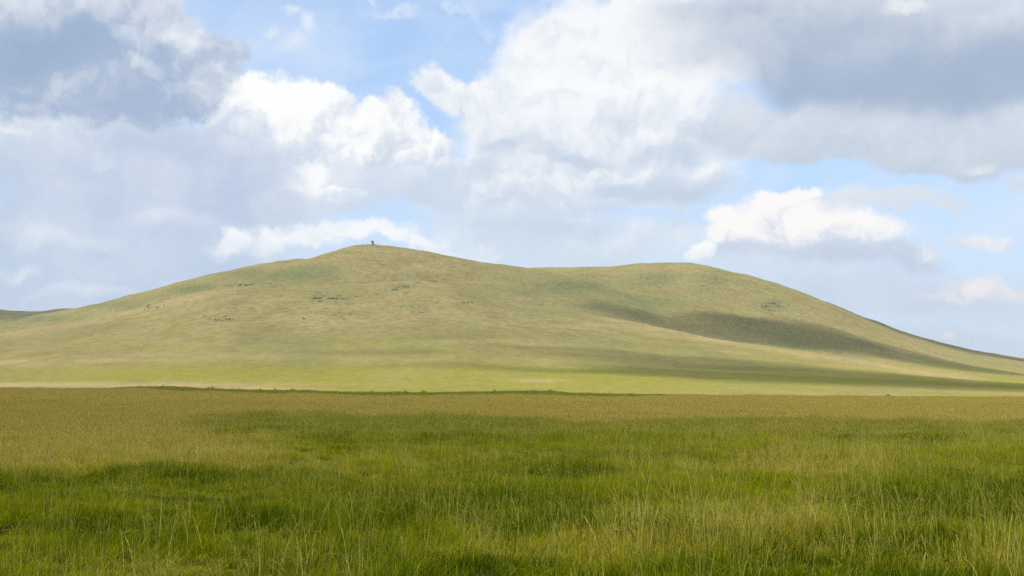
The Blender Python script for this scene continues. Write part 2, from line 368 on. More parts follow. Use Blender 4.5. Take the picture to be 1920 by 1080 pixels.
sunlit_crest = np.interp(pxg, [1050, 1150, 1230, 1300, 1380, 1450, 1520, 1600, 1680, 1750, 1850], [582, 599, 614, 628, 642, 653, 663, 674, 686, 697, 711])
bare_sunlit = np.maximum(bare_sunlit, .62 * np.exp(-((pyg - sunlit_crest - 3) / 8) ** 2) * smoothstep(pxg, 1080, 1240) * (1 - smoothstep(pxg, 1800, 1880)) * (Yg < 1300))  # sunlight on the right-hand spur crest, painted in as a lighter band
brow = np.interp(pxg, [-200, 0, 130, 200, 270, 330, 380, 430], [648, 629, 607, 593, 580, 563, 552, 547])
bare_sunlit = np.maximum(bare_sunlit, .52 * np.exp(-((pyg - brow - 2) / 9) ** 2) * (pxg < 440) * (Yg < 1300))
stony = np.zeros_like(Xg)
for (x0, y0, x1, y1, s) in [(262, 562, 330, 590, 1.), (420, 528, 490, 541, .8), (335, 524, 410, 552, .7), (360, 588, 450, 612, 1.), (484, 526, 560, 548, .5), (580, 542, 670, 580, 1.), (730, 526, 775, 560, 1.), (770, 520, 860, 540, 1.), (668, 533, 735, 562, .7), (530, 575, 670, 618, .7), (740, 570, 800, 592, .6), (845, 563, 890, 574, .7), (1415, 558, 1500, 595, 1.), (1300, 508, 1370, 548, .9), (1190, 502, 1265, 548, .9), (1010, 518, 1110, 555, .6), (1040, 625, 1090, 634, .5), (900, 555, 1010, 600, .4), (1370, 590, 1440, 640, .5)]:
    stony = np.maximum(stony, s * np.exp(-np.abs((pxg - (x0 + x1) / 2) / ((x1 - x0) * .55)) ** 3 - np.abs((pyg - (y0 + y1) / 2) / ((y1 - y0) * .55)) ** 3))

def hill_material():
    m = bpy.data.materials.new('steppe_grass_on_hill'); m.use_nodes = True
    t = m.node_tree; t.nodes.clear(); N = Net(t)
    g = t.nodes.new('ShaderNodeNewGeometry'); P = g.outputs['Position']
    px, py, pz = N.sep(P)
    big = N.noise(N.v('MULTIPLY', P, (1/190., 1/150., 1/60.)), 1., 4., .55)
    mid = N.noise(N.v('MULTIPLY', P, (1/30., 1/45., 1/12.)), 1., 5., .62)
    fine = N.noise(N.v('MULTIPLY', P, (1/4.5, 1/9., 1/3.)), 1., 4., .65)
    bands = N.noise(N.v('MULTIPLY', P, (1/260., 1/38., 1/9.)), 1., 4., .6)
    lushA = N.attr('lush'); bare_sunlitA = N.attr('bare_sunlit')
    low = N.ramp(N.m('ADD', pz, N.m('MULTIPLY', N.m('SUBTRACT', big, .5), 40.)), 3., 50., 1., 0.)
    greenness = N.m('ADD', N.m('MULTIPLY', low, .50), N.m('MULTIPLY', N.m('SUBTRACT', big, .5), 2.0))
    greenness = N.m('ADD', greenness, N.m('MULTIPLY', N.m('SUBTRACT', mid, .5), N.m('SUBTRACT', 1.2, N.m('MULTIPLY', low, .6))))
    greenness = N.m('ADD', greenness, N.m('MULTIPLY', lushA, .8))
    greenness = N.m('ADD', greenness, N.m('MULTIPLY', N.m('MULTIPLY', N.m('SUBTRACT', bands, .5), low), .9))
    greenness = N.m('ADD', greenness, N.m('MULTIPLY', N.m('SUBTRACT', fine, .5), .7))
    gm = N.ramp(greenness, .0, 1.)
    dry = N.mix(N.ramp(mid, .35, .65), (.213, .178, .070), (.262, .221, .091))
    highgreen = (0.133, 0.1482, 0.0593); lowgreen = (.2300, .2120, .0420)
    col = N.mix(gm, dry, N.mix(low, highgreen, lowgreen))
    col = N.mix(N.m('MULTIPLY', bare_sunlitA, N.ramp(mid, .3, .6, .5, 1.)), col, (0.368, 0.276, 0.132))  # tan of the dry patches and of the painted sunlit crest
    # darker specks: stones and tussocks between the grass
    speck = N.noise(N.v('MULTIPLY', P, (1/4., 1/8., 1/2.2)), 1., 3., .6)
    stA = N.attr('stony')
    sp = N.m('MULTIPLY', N.ramp(speck, .56, .70), N.m('ADD', N.m('MULTIPLY', N.ramp(mid, .45, .62), N.ramp(pz, 15., 60., 0., .45)), N.m('MULTIPLY', stA, .75)))
    col = N.mix(sp, col, (.080, .085, .065))
    sp2 = N.m('MULTIPLY', N.m('MULTIPLY', N.ramp(speck, .40, .30), stA), .45)
    col = N.mix(sp2, col, (.34, .32, .25))
    # long faint streaks of dry and green that run down and across the slope
    ang = N.noise(N.v('MULTIPLY', N.v('ADD', P, N.xyz(N.m('MULTIPLY', pz, 2.), 0., 0.)), (1/70., 1/260., 1/50.)), 1., 4., .6)
    col = N.mix(N.ramp(ang, .52, .70, 0., .32), col, (.130, .140, .056))
    col = N.mix(N.ramp(ang, .46, .32, 0., .28), col, (.285, .235, .105))
    hs = t.nodes.new('ShaderNodeHueSaturation'); hs.inputs['Value'].default_value = 1.0
    t.links.new(col, hs.inputs['Color']); t.links.new(N.m('ADD', 1., N.m('MULTIPLY', N.ramp(fine, .3, .7, -.18, .18), N.m('SUBTRACT', 1., N.m('MULTIPLY', low, .55)))), hs.inputs['Value'])
    b = t.nodes.new('ShaderNodeBump'); b.inputs['Strength'].default_value = .5; b.inputs['Distance'].default_value = .7
    t.links.new(fine, b.inputs['Height'])
    d = t.nodes.new('ShaderNodeBsdfDiffuse'); d.inputs['Roughness'].default_value = .8
    t.links.new(hs.outputs[0], d.inputs['Color']); t.links.new(b.outputs[0], d.inputs['Normal'])
    o = t.nodes.new('ShaderNodeOutputMaterial'); t.links.new(d.outputs[0], o.inputs['Surface'])
    return m
hill = grid_obj('hill', Xg, Yg, Zg, hill_material(), {'lush': lush, 'bare_sunlit': bare_sunlit, 'stony': stony})
tag(hill, 'broad grassy hill of tan and green slopes beyond the field', None, None, 'structure')

# ------------------------------------------------------------------ the field in front
EDGE = [(-1500, 733), (-100, 733), (0, 731), (200, 732), (235, 730), (275, 729), (310, 729), (370, 732), (460, 735), (560, 736), (640, 739), (760, 740), (900, 739), (950, 737), (1000, 736.5), (1040, 738), (1080, 741), (1150, 743), (1300, 744), (1500, 746), (1920, 748), (3000, 749)]
eu = np.array([ray(p[0], 726)[0] for p in EDGE]); ev = np.array([ray(p[0], p[1])[1] for p in EDGE])
Y_EDGE = 300.
def field_base(x, y):
    r = np.hypot(x, y)
    yy = np.maximum(y, 1e-3)
    fz = EYE + np.interp(np.clip(x / yy, -2, 2), eu, ev) * Y_EDGE       # height of the far rim of the field
    f = smoothstep(y, 70, Y_EDGE)
    z = fz * f
    z = z * (1 - smoothstep(y, Y_EDGE + 4, Y_EDGE + 110)) + (-1.9) * smoothstep(y, Y_EDGE + 4, Y_EDGE + 110)
    bump = .16 * fbm(x / 3.2, y / 3.2, 21, 3) * np.clip(1.2 - r / 120, .15, 1) + .25 * fbm(x / 26, y / 26, 31, 2) * np.clip(r / 30, 0, 1)
    return z + bump * (1 - smoothstep(y, 200, 290))
PITS = []                                                                # small dark hollows between the grass
for px, py, q in ((238, 1000, .34), (330, 992, .14), (125, 1022, .14), (40, 990, .16), (1500, 930, .16), (1582, 990, .17), (1660, 998, .17), (1480, 1008, .13), (1710, 1046, .18), (1905, 1016, .16), (560, 864, .16), (690, 890, .18)):
    a_, b_ = ray(px, py); yy = np.linspace(9, 60, 4000)
    i_ = int(np.argmax(field_base(yy * a_, yy) >= EYE + b_ * yy))
    PITS.append((yy[i_] * a_, yy[i_], q))
def field_height(x, y):
    z = field_base(x, y)
    for (cx, cy_, q) in PITS:
        z = z - .42 * np.exp(-(((x - cx) / q) ** 2 + ((y - cy_) / (1.6 * q)) ** 2) ** 1.5)
    return z

rad = np.concatenate([[0.01], np.geomspace(.6, 12, 24), np.geomspace(12.1, 30, 200), np.geomspace(30.3, 430, 220), np.geomspace(460, 9000, 40)])
ang = np.concatenate([np.linspace(-math.pi, -.42, 120, endpoint=False), np.linspace(-.42, .42, 640), np.linspace(.42, math.pi, 120)[1:]])
Rg, Ag = np.meshgrid(rad, ang, indexing='ij')
Xf, Yf = Rg * np.sin(Ag), Rg * np.cos(Ag)
Zf = field_height(Xf, Yf)
Zf = np.where(Rg > 430, np.minimum(Zf, -2.2), Zf)

# where the field is dry and golden (1) or green (0), in metres from the camera
def dryness(x, y):
    n = fbm(x / 14, y / 20, 41, 4); n2 = fbm(x / 3.5, y / 5, 47, 3)
    yr = np.maximum(y, 1)
    d = smoothstep(y + 9 * n + 7 * n2 + .16 * x, 56, 74)                                # the golden band across the middle distance
    west = smoothstep(-x / yr + .09 * n, .13, .26) * smoothstep(y + 8 * n, 28, 38) # its tongue on the left
    d = np.maximum(d, .85 * west)
    for (cx, cy_, rx, ry, s) in ((5.6, 29.0, 2.6, 2.6, .55), (6.5, 36, 3.6, 4, .25), (-2.0, 33., 3., 3.5, .28), (3.2, 17.3, 1.8, 1.6, .55), (1.1, 14.6, 1.8, 1.2, .5), (-3.0, 13.4, 1.6, .9, .35), (4.8, 13.2, 1.4, .9, .5)):
        d = np.maximum(d, s * np.exp(-(((x - cx) / rx) ** 2 + ((y - cy_) / ry) ** 2)))
    d = d + .36 * n2 * (1 - .5 * smoothstep(y, 60, 90)) + .22 * n * (1 - .5 * smoothstep(y, 60, 90))
    u = x / yr
    start = np.interp(u, [-.34, -.29, -.24, -.14, -.10, .08, .13], [290, 250, 215, 205, 180, 185, 290])
    far = smoothstep(y + 18 * n, start, start + 25) * smoothstep(u, -.35, -.30) * (1 - smoothstep(u, .09, .15))   # green weeds along the rim
    d = d + (.30 * fbm(x / 60, y / 22, 53, 3) - .06) * smoothstep(y, 75, 110)
    d = d * (1 - .85 * far)
    return np.clip(d - .03, 0, 1)

def soil_material():
    m = bpy.data.materials.new('field_soil'); m.use_nodes = True
    t = m.node_tree; t.nodes.clear(); N = Net(t)
    g = t.nodes.new('ShaderNodeNewGeometry'); P = g.outputs['Position']
    n = N.noise(P, 1.3, 6., .65); n2 = N.noise(P, 9., 4., .6)
    col = N.mix(N.ramp(n, .35, .65), (.012, .012, .004), (.040, .036, .012))
    far = N.mix(N.attr('dry'), (.075, .082, .012), (.165, .125, .040))
    _, y, _ = N.sep(P)
    col = N.mix(N.ramp(y, 45., 110., 0., .85), col, far)
    col = N.mix(N.ramp(n2, .5, .75, 0., .5), col, (.09, .075, .03))
    d = t.nodes.new('ShaderNodeBsdfDiffuse'); t.links.new(col, d.inputs['Color'])
    o = t.nodes.new('ShaderNodeOutputMaterial'); t.links.new(d.outputs[0], o.inputs['Surface'])
    return m
ground = grid_obj('ground', Xf, Yf, Zf, soil_material(), {'dry': dryness(Xf, np.maximum(Yf, 0))})
tag(ground, 'flat field of earth and grass in front of the hill', None, None, 'structure')
# ------------------------------------------------------------------ clouds overhead, out of the picture, that shade the land
def cloud_material():
    m = bpy.data.materials.new('cloud_vapour'); m.use_nodes = True
    t = m.node_tree; t.nodes.clear()
    v = t.nodes.new('ShaderNodeVolumeScatter'); v.inputs['Color'].default_value = (1, 1, 1, 1); v.inputs['Density'].default_value = .012
    v.inputs['Anisotropy'].default_value = .5
    o = t.nodes.new('ShaderNodeOutputMaterial'); t.links.new(v.outputs[0], o.inputs['Volume'])
    return m
vapour = cloud_material()
def shade_cloud(target, alt, rx, ry, rot=0., thick=80., seed=0, lump=.3):
    """a flat-bottomed cloud at height alt on the line from target to the sun; rx, ry: its half sizes across"""
    k = (alt - target[2]) / SUN.z
    c = Vector(target) + SUN * k
    bm = bmesh.new(); bmesh.ops.create_icosphere(bm, subdivisions=5, radius=1)
    for v in bm.verts:
        p = v.co.copy()
        n = fbm(np.array([p.x * 2.2 + seed]), np.array([p.y * 2.2 - seed + p.z * 1.3]), 5 + seed, 4)[0]
        f = 1 + lump * n * 1.6
        v.co = Vector((p.x * rx * f, p.y * ry * f, p.z * thick * (f if p.z > 0 else .45 * f)))
    me = bpy.data.meshes.new('cloud'); bm.to_mesh(me); bm.free()
    me.polygons.foreach_set('use_smooth', [True] * len(me.polygons))
    me.materials.append(vapour)
    o = bpy.data.objects.new('cloud', me); C.objects.link(o)
    o.location = c; o.rotation_euler.z = rot
    o['kind'] = 'structure'
    return o
def shade_over(px, py, *a):
    p = hit(px, py)
    if p is not None: shade_cloud(p, *a)
shade_over(1400, 622, 1500, 125, 84, .15, 72, 2, .25)               # valley of the right-hand hill
shade_over(1650, 655, 1500, 130, 70, -.2, 66, 3, .25)
shade_over(1640, 712, 1100, 130, 46, -.25, 75, 4, .25)              # foot of the spur, to the right
shade_over(1830, 727, 1100, 150, 42, -.2, 52, 14, .25)
shade_over(1290, 680, 1200, 75, 40, .1, 45, 5, .25)
shade_over(690, 663, 1200, 34, 13, .0, 30, 6, .25)
shade_over(900, 688, 1200, 60, 12, .05, 26, 12, .25)
shade_over(1050, 655, 1200, 40, 14, .1, 26, 13, .25)
shade_over(815, 633, 1200, 20, 8, .0, 16, 11, .25)
shade_over(1160, 702, 1100, 40, 7, -.3, 20, 10, .25)
shade_over(50, 586, 2300, 420, 170, .0, 60, 7, .2)            # far left ridge
shade_cloud((640, 2250, 70), 2300, 420, 200, -.3, 110, 8, .2)            # far right ridge
# ------------------------------------------------------------------ rocks on the hill
def simple(name, ca, cb, scale, lo=.35, hi=.65, rough=.9):
    m = bpy.data.materials.new(name); m.use_nodes = True
    t = m.node_tree; t.nodes.clear(); N = Net(t)
    g = t.nodes.new('ShaderNodeNewGeometry')
    n = N.noise(g.outputs['Position'], scale, 5., .6)
    b = t.nodes.new('ShaderNodeBsdfPrincipled'); b.inputs['Roughness'].default_value = rough
    t.links.new(N.mix(N.ramp(n, lo, hi), ca, cb), b.inputs['Base Color'])
    o = t.nodes.new('ShaderNodeOutputMaterial'); t.links.new(b.outputs[0], o.inputs['Surface'])
    return m
stone = simple('grey_stone', (.058, .062, .055), (.185, .178, .15), .9)
stone_pale = simple('pale_stone', (.28, .265, .22), (.46, .44, .39), .9)

def outcrop_mesh(seed, n, L, D, H):
    """jagged bedrock: n broken blocks running together along a ledge L long"""
    r = random.Random(seed); bm = bmesh.new()
    for i in range(n):
        cx = (i + .5) / n * L - L / 2 + r.uniform(-.2, .2) * L / n
        cy_ = r.uniform(-.5, .5) * D
        lx, ly, lz = L / n * r.uniform(.6, 1.1), D * r.uniform(.35, .7), H * r.uniform(.45, 1.1)
        rot = Matrix.Rotation(r.uniform(-.5, .5), 3, 'Z') @ Matrix.Rotation(r.uniform(-.25, .25), 3, 'Y')
        vs = []
        for k in range(14):
            v = Vector((r.choice((-1, 1)) * r.uniform(.55, 1), r.choice((-1, 1)) * r.uniform(.55, 1), r.choice((-.7, r.uniform(.5, 1)))))
            v = rot @ Vector((v.x * lx * .5, v.y * ly * .5, v.z * lz))
            vs.append(bm.verts.new(v + Vector((cx, cy_, 0))))
        bmesh.ops.convex_hull(bm, input=vs)
    loose = [v for v in bm.verts if not v.link_faces]
    bmesh.ops.delete(bm, geom=loose, context='VERTS')
    me = bpy.data.meshes.new('rock_outcrop'); bm.to_mesh(me); bm.free()
    me.materials.append(stone)
    return me
OUT = [outcrop_mesh(s, n, L, D, H) for s, n, L, D, H in ((1, 7, 7., 2.4, 1.1), (2, 5, 4.6, 2.2, 1.0), (3, 4, 3.4, 1.9, .9), (4, 9, 10., 2.6, 1.2), (5, 3, 2.2, 1.6, .8))]
CLUSTERS = [   # where the outcrop band lies, its box in photograph pixels, number, sizes, scale
    ('on the left flank of the hill', (272, 566, 318, 582), 10, (2, 1, 4, 4), .85),
    ('in the long dark ledge left of the summit', (424, 531, 482, 537), 10, (1, 0, 3, 2), .85),
    ('in the hollow left of the long ledge', (338, 524, 408, 550), 8, (4, 2, 4), .8),
    ('in the low left scree', (372, 592, 440, 606), 10, (2, 4, 4, 1), .8),
    ('right of the long ledge', (484, 528, 545, 545), 7, (4, 2, 4), .8),
    ('in the small group above the scree', (432, 576, 476, 584), 5, (4, 4, 2), .7),
    ('in the band below left of the summit', (586, 545, 655, 574), 12, (2, 1, 4, 0, 4), .85),
    ('in the dark knot below the summit', (738, 531, 768, 548), 9, (1, 0, 2, 2), .85),
    ('along the brow right of the knot', (774, 522, 852, 533), 12, (2, 1, 4, 2), .8),
    ('between the band and the dark knot', (668, 533, 728, 560), 8, (4, 4, 2), .7),
    ('in the lone ledge right of the brow', (848, 565, 886, 571), 5, (2, 1, 4), .8),
    ('sprinkled low on the middle slope', (540, 580, 660, 612), 9, (4, 4, 2), .8),
    ('in the small group below the brow', (736, 574, 800, 592), 5, (4, 2, 4), .8),
    ('on the right flank of the second summit', (1424, 562, 1484, 590), 12, (1, 2, 0, 2), 1.15),
    ('just below the second summit', (1300, 512, 1366, 544), 10, (2, 1, 4, 2), 1.0),
    ('on the face left of the second summit', (1195, 505, 1262, 545), 10, (2, 4, 1, 4), 1.0),
    ('on the saddle between the two summits', (1010, 520, 1110, 552), 7, (4, 2, 4), .9),
]
ORD = ['leftmost', 'second from left', 'third from left', 'fourth from left', 'fifth from left', 'sixth from left', 'seventh from left', 'eighth from left', 'ninth from left', 'tenth from left', 'eleventh from left', 'twelfth from left']
rr = random.Random(77)
for where, (x0, y0, x1, y1), n, kinds, sc_ in CLUSTERS:
    spots = sorted((rr.uniform(x0, x1), rr.triangular(y0, y1)) for _ in range(n))
    for i, (a, b) in enumerate(spots):
        p = hit(a, b)
        if p is None: continue
        kd = kinds[rr.randrange(len(kinds))]
        o = bpy.data.objects.new('rock_outcrop', OUT[kd]); C.objects.link(o)
        s = sc_ * rr.uniform(.6, 1.2)
        o.scale = (s, s, s * rr.uniform(.8, 1.3)); o.rotation_euler = (rr.uniform(-.1, .1), rr.uniform(-.1, .1), rr.uniform(-.45, .45) + (3.14 if rr.random() < .5 else 0))
        o.location = p - Vector((0, 0, .12))
        size = {0: 'wide broken', 1: 'jagged', 2: 'low jagged', 3: 'long broken', 4: 'small'}[kd]
        pos = ORD[i] if i < n - 1 else 'rightmost'
        tag(o, f'{size} rock, {pos} {where}', 'rock', 'rock outcrops on the hill')
# single stones
for a, b, sx, sz, lab, m in ((266, 648, 2.0, 1.0, 'small pale stone on the green lower slope at the far left', stone_pale), (197, 655, 1.6, .7, 'tiny pale stone left of and below the larger pale one', stone_pale),
                             (1072, 628, 1.5, .8, 'small pale stone low on the middle of the hill', stone_pale), (1084, 630, 1.1, .6, 'tiny pale stone right beside the one low on the middle slope', stone_pale),
                             (556, 486, 2.6, 1.1, 'small rock breaking the skyline of the left shoulder', stone), (1291, 494, 3.0, 1.0, 'low rock on the skyline of the second summit', stone),
                             (581, 557, 1.4, .9, 'small pale stone left of the scattered rock band', stone_pale), (758, 553, 1.1, .7, 'tiny pale stone under the dark knot of rock', stone_pale),
                             (395, 603, 1.5, .6, 'pale stone in the low scree on the left flank', stone_pale), (278, 583, 1.5, .6, 'pale stone under the left flank outcrops', stone_pale)):
    p = hit(a, b)
    if p is None: continue
    r2 = random.Random(int(a)); bm = bmesh.new(); bmesh.ops.create_icosphere(bm, subdivisions=2, radius=1)
    for v in bm.verts: v.co = v.co * r2.uniform(.78, 1.1)
    bmesh.ops.scale(bm, vec=(sx * .42, sx * .34, sz * .5), verts=bm.verts)
    me = bpy.data.meshes.new('stone'); bm.to_mesh(me); bm.free(); me.materials.append(m)
    o = bpy.data.objects.new('stone', me); C.objects.link(o); o.location = p + Vector((0, 0, sz * .15))
    tag(o, lab, 'stone', 'single stones on the hill')

# ------------------------------------------------------------------ the cairn and poles on the summit
def summit_point(px):
    """top of the land seen in a photograph column near the summit"""
    a = ray(px, 500)[0]
    yy = np.linspace(1250, 1480, 900); zz = land(yy * a, yy)
    i = int(np.argmax((zz - EYE) / yy))
    return Vector((yy[i] * a, yy[i], float(zz[i])))
wood = simple('weathered_wood', (.05, .045, .04), (.10, .09, .08), 3.)
cloth = simple('dark_blue_cloth', (.012, .016, .035), (.03, .035, .07), 2.)
def stick(bm, p0, p1, r0, r1, n=7):
    p0, p1 = Vector(p0), Vector(p1); d = (p1 - p0).normalized()
    u = d.orthogonal().normalized(); w = d.cross(u)
    A = [bm.verts.new(p0 + (u * math.cos(6.283 * i / n) + w * math.sin(6.283 * i / n)) * r0) for i in range(n)]
    B = [bm.verts.new(p1 + (u * math.cos(6.283 * i / n) + w * math.sin(6.283 * i / n)) * r1) for i in range(n)]
    for i in range(n): bm.faces.new((A[i], A[(i + 1) % n], B[(i + 1) % n], B[i]))
    bm.faces.new(A[::-1]); bm.faces.new(B)
def bm_obj(name, bm, m, parent=None):
    me = bpy.data.meshes.new(name); bm.to_mesh(me); bm.free(); me.materials.append(m)
    o = bpy.data.objects.new(name, me); C.objects.link(o)
    if parent: o.parent = parent
    return o
cp = summit_point(698.6)
cairn = bpy.data.objects.new('cairn', None); C.objects.link(cairn); cairn.location = cp; cairn.scale = (1.35, 1.2, 1.05)
tag(cairn, 'dark cairn of stones with branches and cloth, wider at its top, on the highest summit', 'cairn')
r3 = random.Random(5)
bm = bmesh.new()
for lay in range(5):                                                     # heaped stones, course on course
    rad_ = 1.35 - .24 * lay; nst = 11 - 2 * lay
    for i in range(nst):
        aa = 6.283 * i / nst + lay; s = r3.uniform(.26, .40)
        mt = Matrix.Translation((math.cos(aa) * rad_ * r3.uniform(.35, .85), math.sin(aa) * rad_ * r3.uniform(.35, .85), .08 + .26 * lay)) @ Euler((r3.random(), r3.random(), r3.random() * 6)).to_matrix().to_4x4() @ Matrix.Diagonal((s * 1.2, s, s * .7, 1))
        bmesh.ops.create_icosphere(bm, subdivisions=1, radius=1, matrix=mt)
bm_obj('stone_pile', bm, stone, cairn)
bm = bmesh.new()
for i in range(26):                                                      # branches stuck upright in the heap, leaning apart
    aa = r3.uniform(0, 6.283); q = r3.uniform(.1, 1)
    stick(bm, (.3 * q * math.cos(aa), .3 * q * math.sin(aa), .9), (1.05 * q * math.cos(aa) - .35, .9 * q * math.sin(aa), r3.uniform(2.6, 3.5)), .07, .045)
bm_obj('branch_bundle', bm, wood, cairn)
bm = bmesh.new()
NU, NV = 28, 9                                                           # cloth wound round the branches, loose at one side
ringv = []
for j in range(NV):
    t = j / (NV - 1); z = 1.35 + 1.55 * t; row = []
    for i in range(NU):
        aa = 6.283 * i / NU
        rr_ = (.50 + .55 * t) * (1 + .12 * math.sin(5 * aa + 3 * t) + .07 * math.sin(11 * aa - 5 * t))
        row.append(bm.verts.new((rr_ * math.cos(aa) - .35 * t, .85 * rr_ * math.sin(aa), z + .10 * math.sin(3 * aa) + .05 * math.sin(7 * aa))))
    ringv.append(row)
for j in range(NV - 1):
    for i in range(NU): bm.faces.new((ringv[j][i], ringv[j][(i + 1) % NU], ringv[j + 1][(i + 1) % NU], ringv[j + 1][i]))
bm_obj('scarf', bm, cloth, cairn)
for px, h, w, lean, lab in ((680.5, 1.7, .05, .1, 'short thin pole farthest left of the cairn on the summit'), (689.3, 2.6, .11, .05, 'dark pole standing left of the cairn on the summit'),
                            (707.2, 2.7, .06, .12, 'pale thin pole just right of the cairn on the summit'), (710.8, 3.0, .05, -.06, 'tallest thin pole, farthest right on the summit')):
    bm = bmesh.new(); stick(bm, (0, 0, -.3), (lean, 0, h), w, w * .6)
    o = bm_obj('pole', bm, wood); o.location = summit_point(px)
    tag(o, lab, 'pole', 'poles round the cairn')
# ------------------------------------------------------------------ grass
def blade_material():
    m = bpy.data.materials.new('grass_blade'); m.use_nodes = True
    t = m.node_tree; t.nodes.clear(); N = Net(t)
    dry = N.attr('dry', 'INSTANCER'); tone = N.attr('tone', 'INSTANCER')
    kind = N.attr('part'); rnd = N.attr('rnd'); along = N.attr('along')
    # a blade turns dry when its own random number lies under the tuft's dryness
    g = N.mix(N.ramp(N.m('ADD', N.m('MULTIPLY', rnd, .5), N.m('MULTIPLY', tone, .5)), .15, .85), GREEN_A, GREEN_B)
    d = N.mix(rnd, DRY_A, DRY_B)
    q = N.m('ADD', N.m('MULTIPLY', dry, 1.25), N.m('MULTIPLY', N.m('SUBTRACT', along, .6), .35))
    leaf = N.mix(N.ramp(N.m('SUBTRACT', q, rnd), -.18, .22), g, d)
    stem = N.mix(rnd, STEM_A, STEM_B)
    stem = N.mix(N.ramp(N.m('ADD', N.m('ADD', dry, N.m('MULTIPLY', N.m('SUBTRACT', rnd, .5), .9)), N.m('MULTIPLY', along, .25)), .05, .65, .85, 0.), stem, (.20, .215, .014))
    head = N.mix(N.ramp(dry, .05, .55, .82, 0.), N.mix(rnd, HEAD_A, HEAD_B), (.215, .235, .022))
    col = N.mix(N.m('GREATER_THAN', kind, .5), leaf, stem)
    col = N.mix(N.m('GREATER_THAN', kind, 1.5), col, head)
    df = t.nodes.new('ShaderNodeBsdfDiffuse'); tr = t.nodes.new('ShaderNodeBsdfTranslucent')
    t.links.new(col, df.inputs['Color']); t.links.new(col, tr.inputs['Color'])
    mx = t.nodes.new('ShaderNodeMixShader'); mx.inputs[0].default_value = .30
    t.links.new(df.outputs[0], mx.inputs[1]); t.links.new(tr.outputs[0], mx.inputs[2])
    o = t.nodes.new('ShaderNodeOutputMaterial'); t.links.new(mx.outputs[0], o.inputs['Surface'])
    return m
GREEN_A, GREEN_B = (.040, .084, .001), (.232, .250, .003)
DRY_A, DRY_B = (.32, .265, .018), (.47, .39, .055)
STEM_A, STEM_B = (.33, .28, .03), (.62, .54, .15)
HEAD_A, HEAD_B = (0.36, 0.295, 0.05), (0.52, 0.42, 0.12)
blade_mat = blade_material()

def tuft(seed, leaves, stems, spread, h, sh, w, lean=.45, heads=True, droop=.35):
    """one tuft: arching leaf blades and thin stems with a loose seed head; h, sh: heights of leaves and stems"""
    r = np.random.default_rng(seed)
    V, Fc, part, rnd, along = [], [], [], [], []
    def strip(pts, widths, side, k, q, a0=0., a1=1.):
        n = len(pts); b = len(V)
        for i in range(n):
            for s in (-1, 1):
                V.append(pts[i] + side * (s * widths[i] * .5)); part.append(k); rnd.append(q); along.append(a0 + (a1 - a0) * i / (n - 1))
        for i in range(n - 1):
            Fc.append((b + 2 * i, b + 2 * i + 1, b + 2 * i + 3, b + 2 * i + 2))
    def curve(base, az, L, ln, dr, n):
        d = np.array([math.cos(az), math.sin(az), 0.])
        t = np.linspace(0, 1, n)
        out = ln * L * (t ** 1.7)
        up = L * (t - dr * t ** 3 * .5)
        return [base + d * o + np.array([0, 0, u]) for o, u in zip(out, up)]
    for i in range(leaves):
        a = r.uniform(0, 6.283); rr = spread * math.sqrt(r.uniform())
        base = np.array([rr * math.cos(a), rr * math.sin(a), -.02])
        L = r.uniform(*h) * (1 - .25 * rr / spread); az_ = a + r.normal(0, 1.)
        pts = curve(base, az_, L, lean * r.uniform(.2, 1.3), droop * r.uniform(.3, 1.8), 5)
        th = r.uniform(0, 6.283); side = np.array([math.cos(th), math.sin(th), 0])
        ww = w * r.uniform(.7, 1.3)
        strip(pts, [ww * .8, ww, ww * .9, ww * .6, ww * .06], side, 0., r.uniform())
    for i in range(stems):
        a = r.uniform(0, 6.283); rr = spread * math.sqrt(r.uniform())
        base = np.array([rr * math.cos(a), rr * math.sin(a), -.02])
        L = r.uniform(*sh); az_ = r.uniform(0, 6.283); q = r.uniform()
        pts = curve(base, az_, L, r.choice([.12, .3, .75], p=[.6, .3, .1]), droop * r.uniform(.1, 1.6), 6)
        th = r.uniform(0, 6.283); side = np.array([math.cos(th), math.sin(th), 0])
        sw = w * .42
        strip(pts, [sw, sw, sw * .9, sw * .8, sw * .7, sw * .5], side, 1., q)
        if heads:
            d = pts[-1] - pts[-2]; d = d / np.linalg.norm(d)
            hl = L * r.uniform(.14, .26)
            for s2 in (side, np.cross(side, d)):
                p0 = pts[-1] - d * hl * .5
                strip([p0 + d * hl * x for x in (0, .3, .7, 1.05)], [w * .4, w * 1.1, w * .9, w * .2], s2, 2., q)
    me = bpy.data.meshes.new('grass_tuft')
    me.from_pydata([tuple(v) for v in V], [], Fc); me.update()
    for nme, arr in (('part', part), ('rnd', rnd), ('along', along)):
        at = me.attributes.new(nme, 'FLOAT', 'POINT'); at.data.foreach_set('value', np.array(arr, np.float32))
    me.materials.append(blade_mat)
    return bpy.data.objects.new('grass_tuft', me)

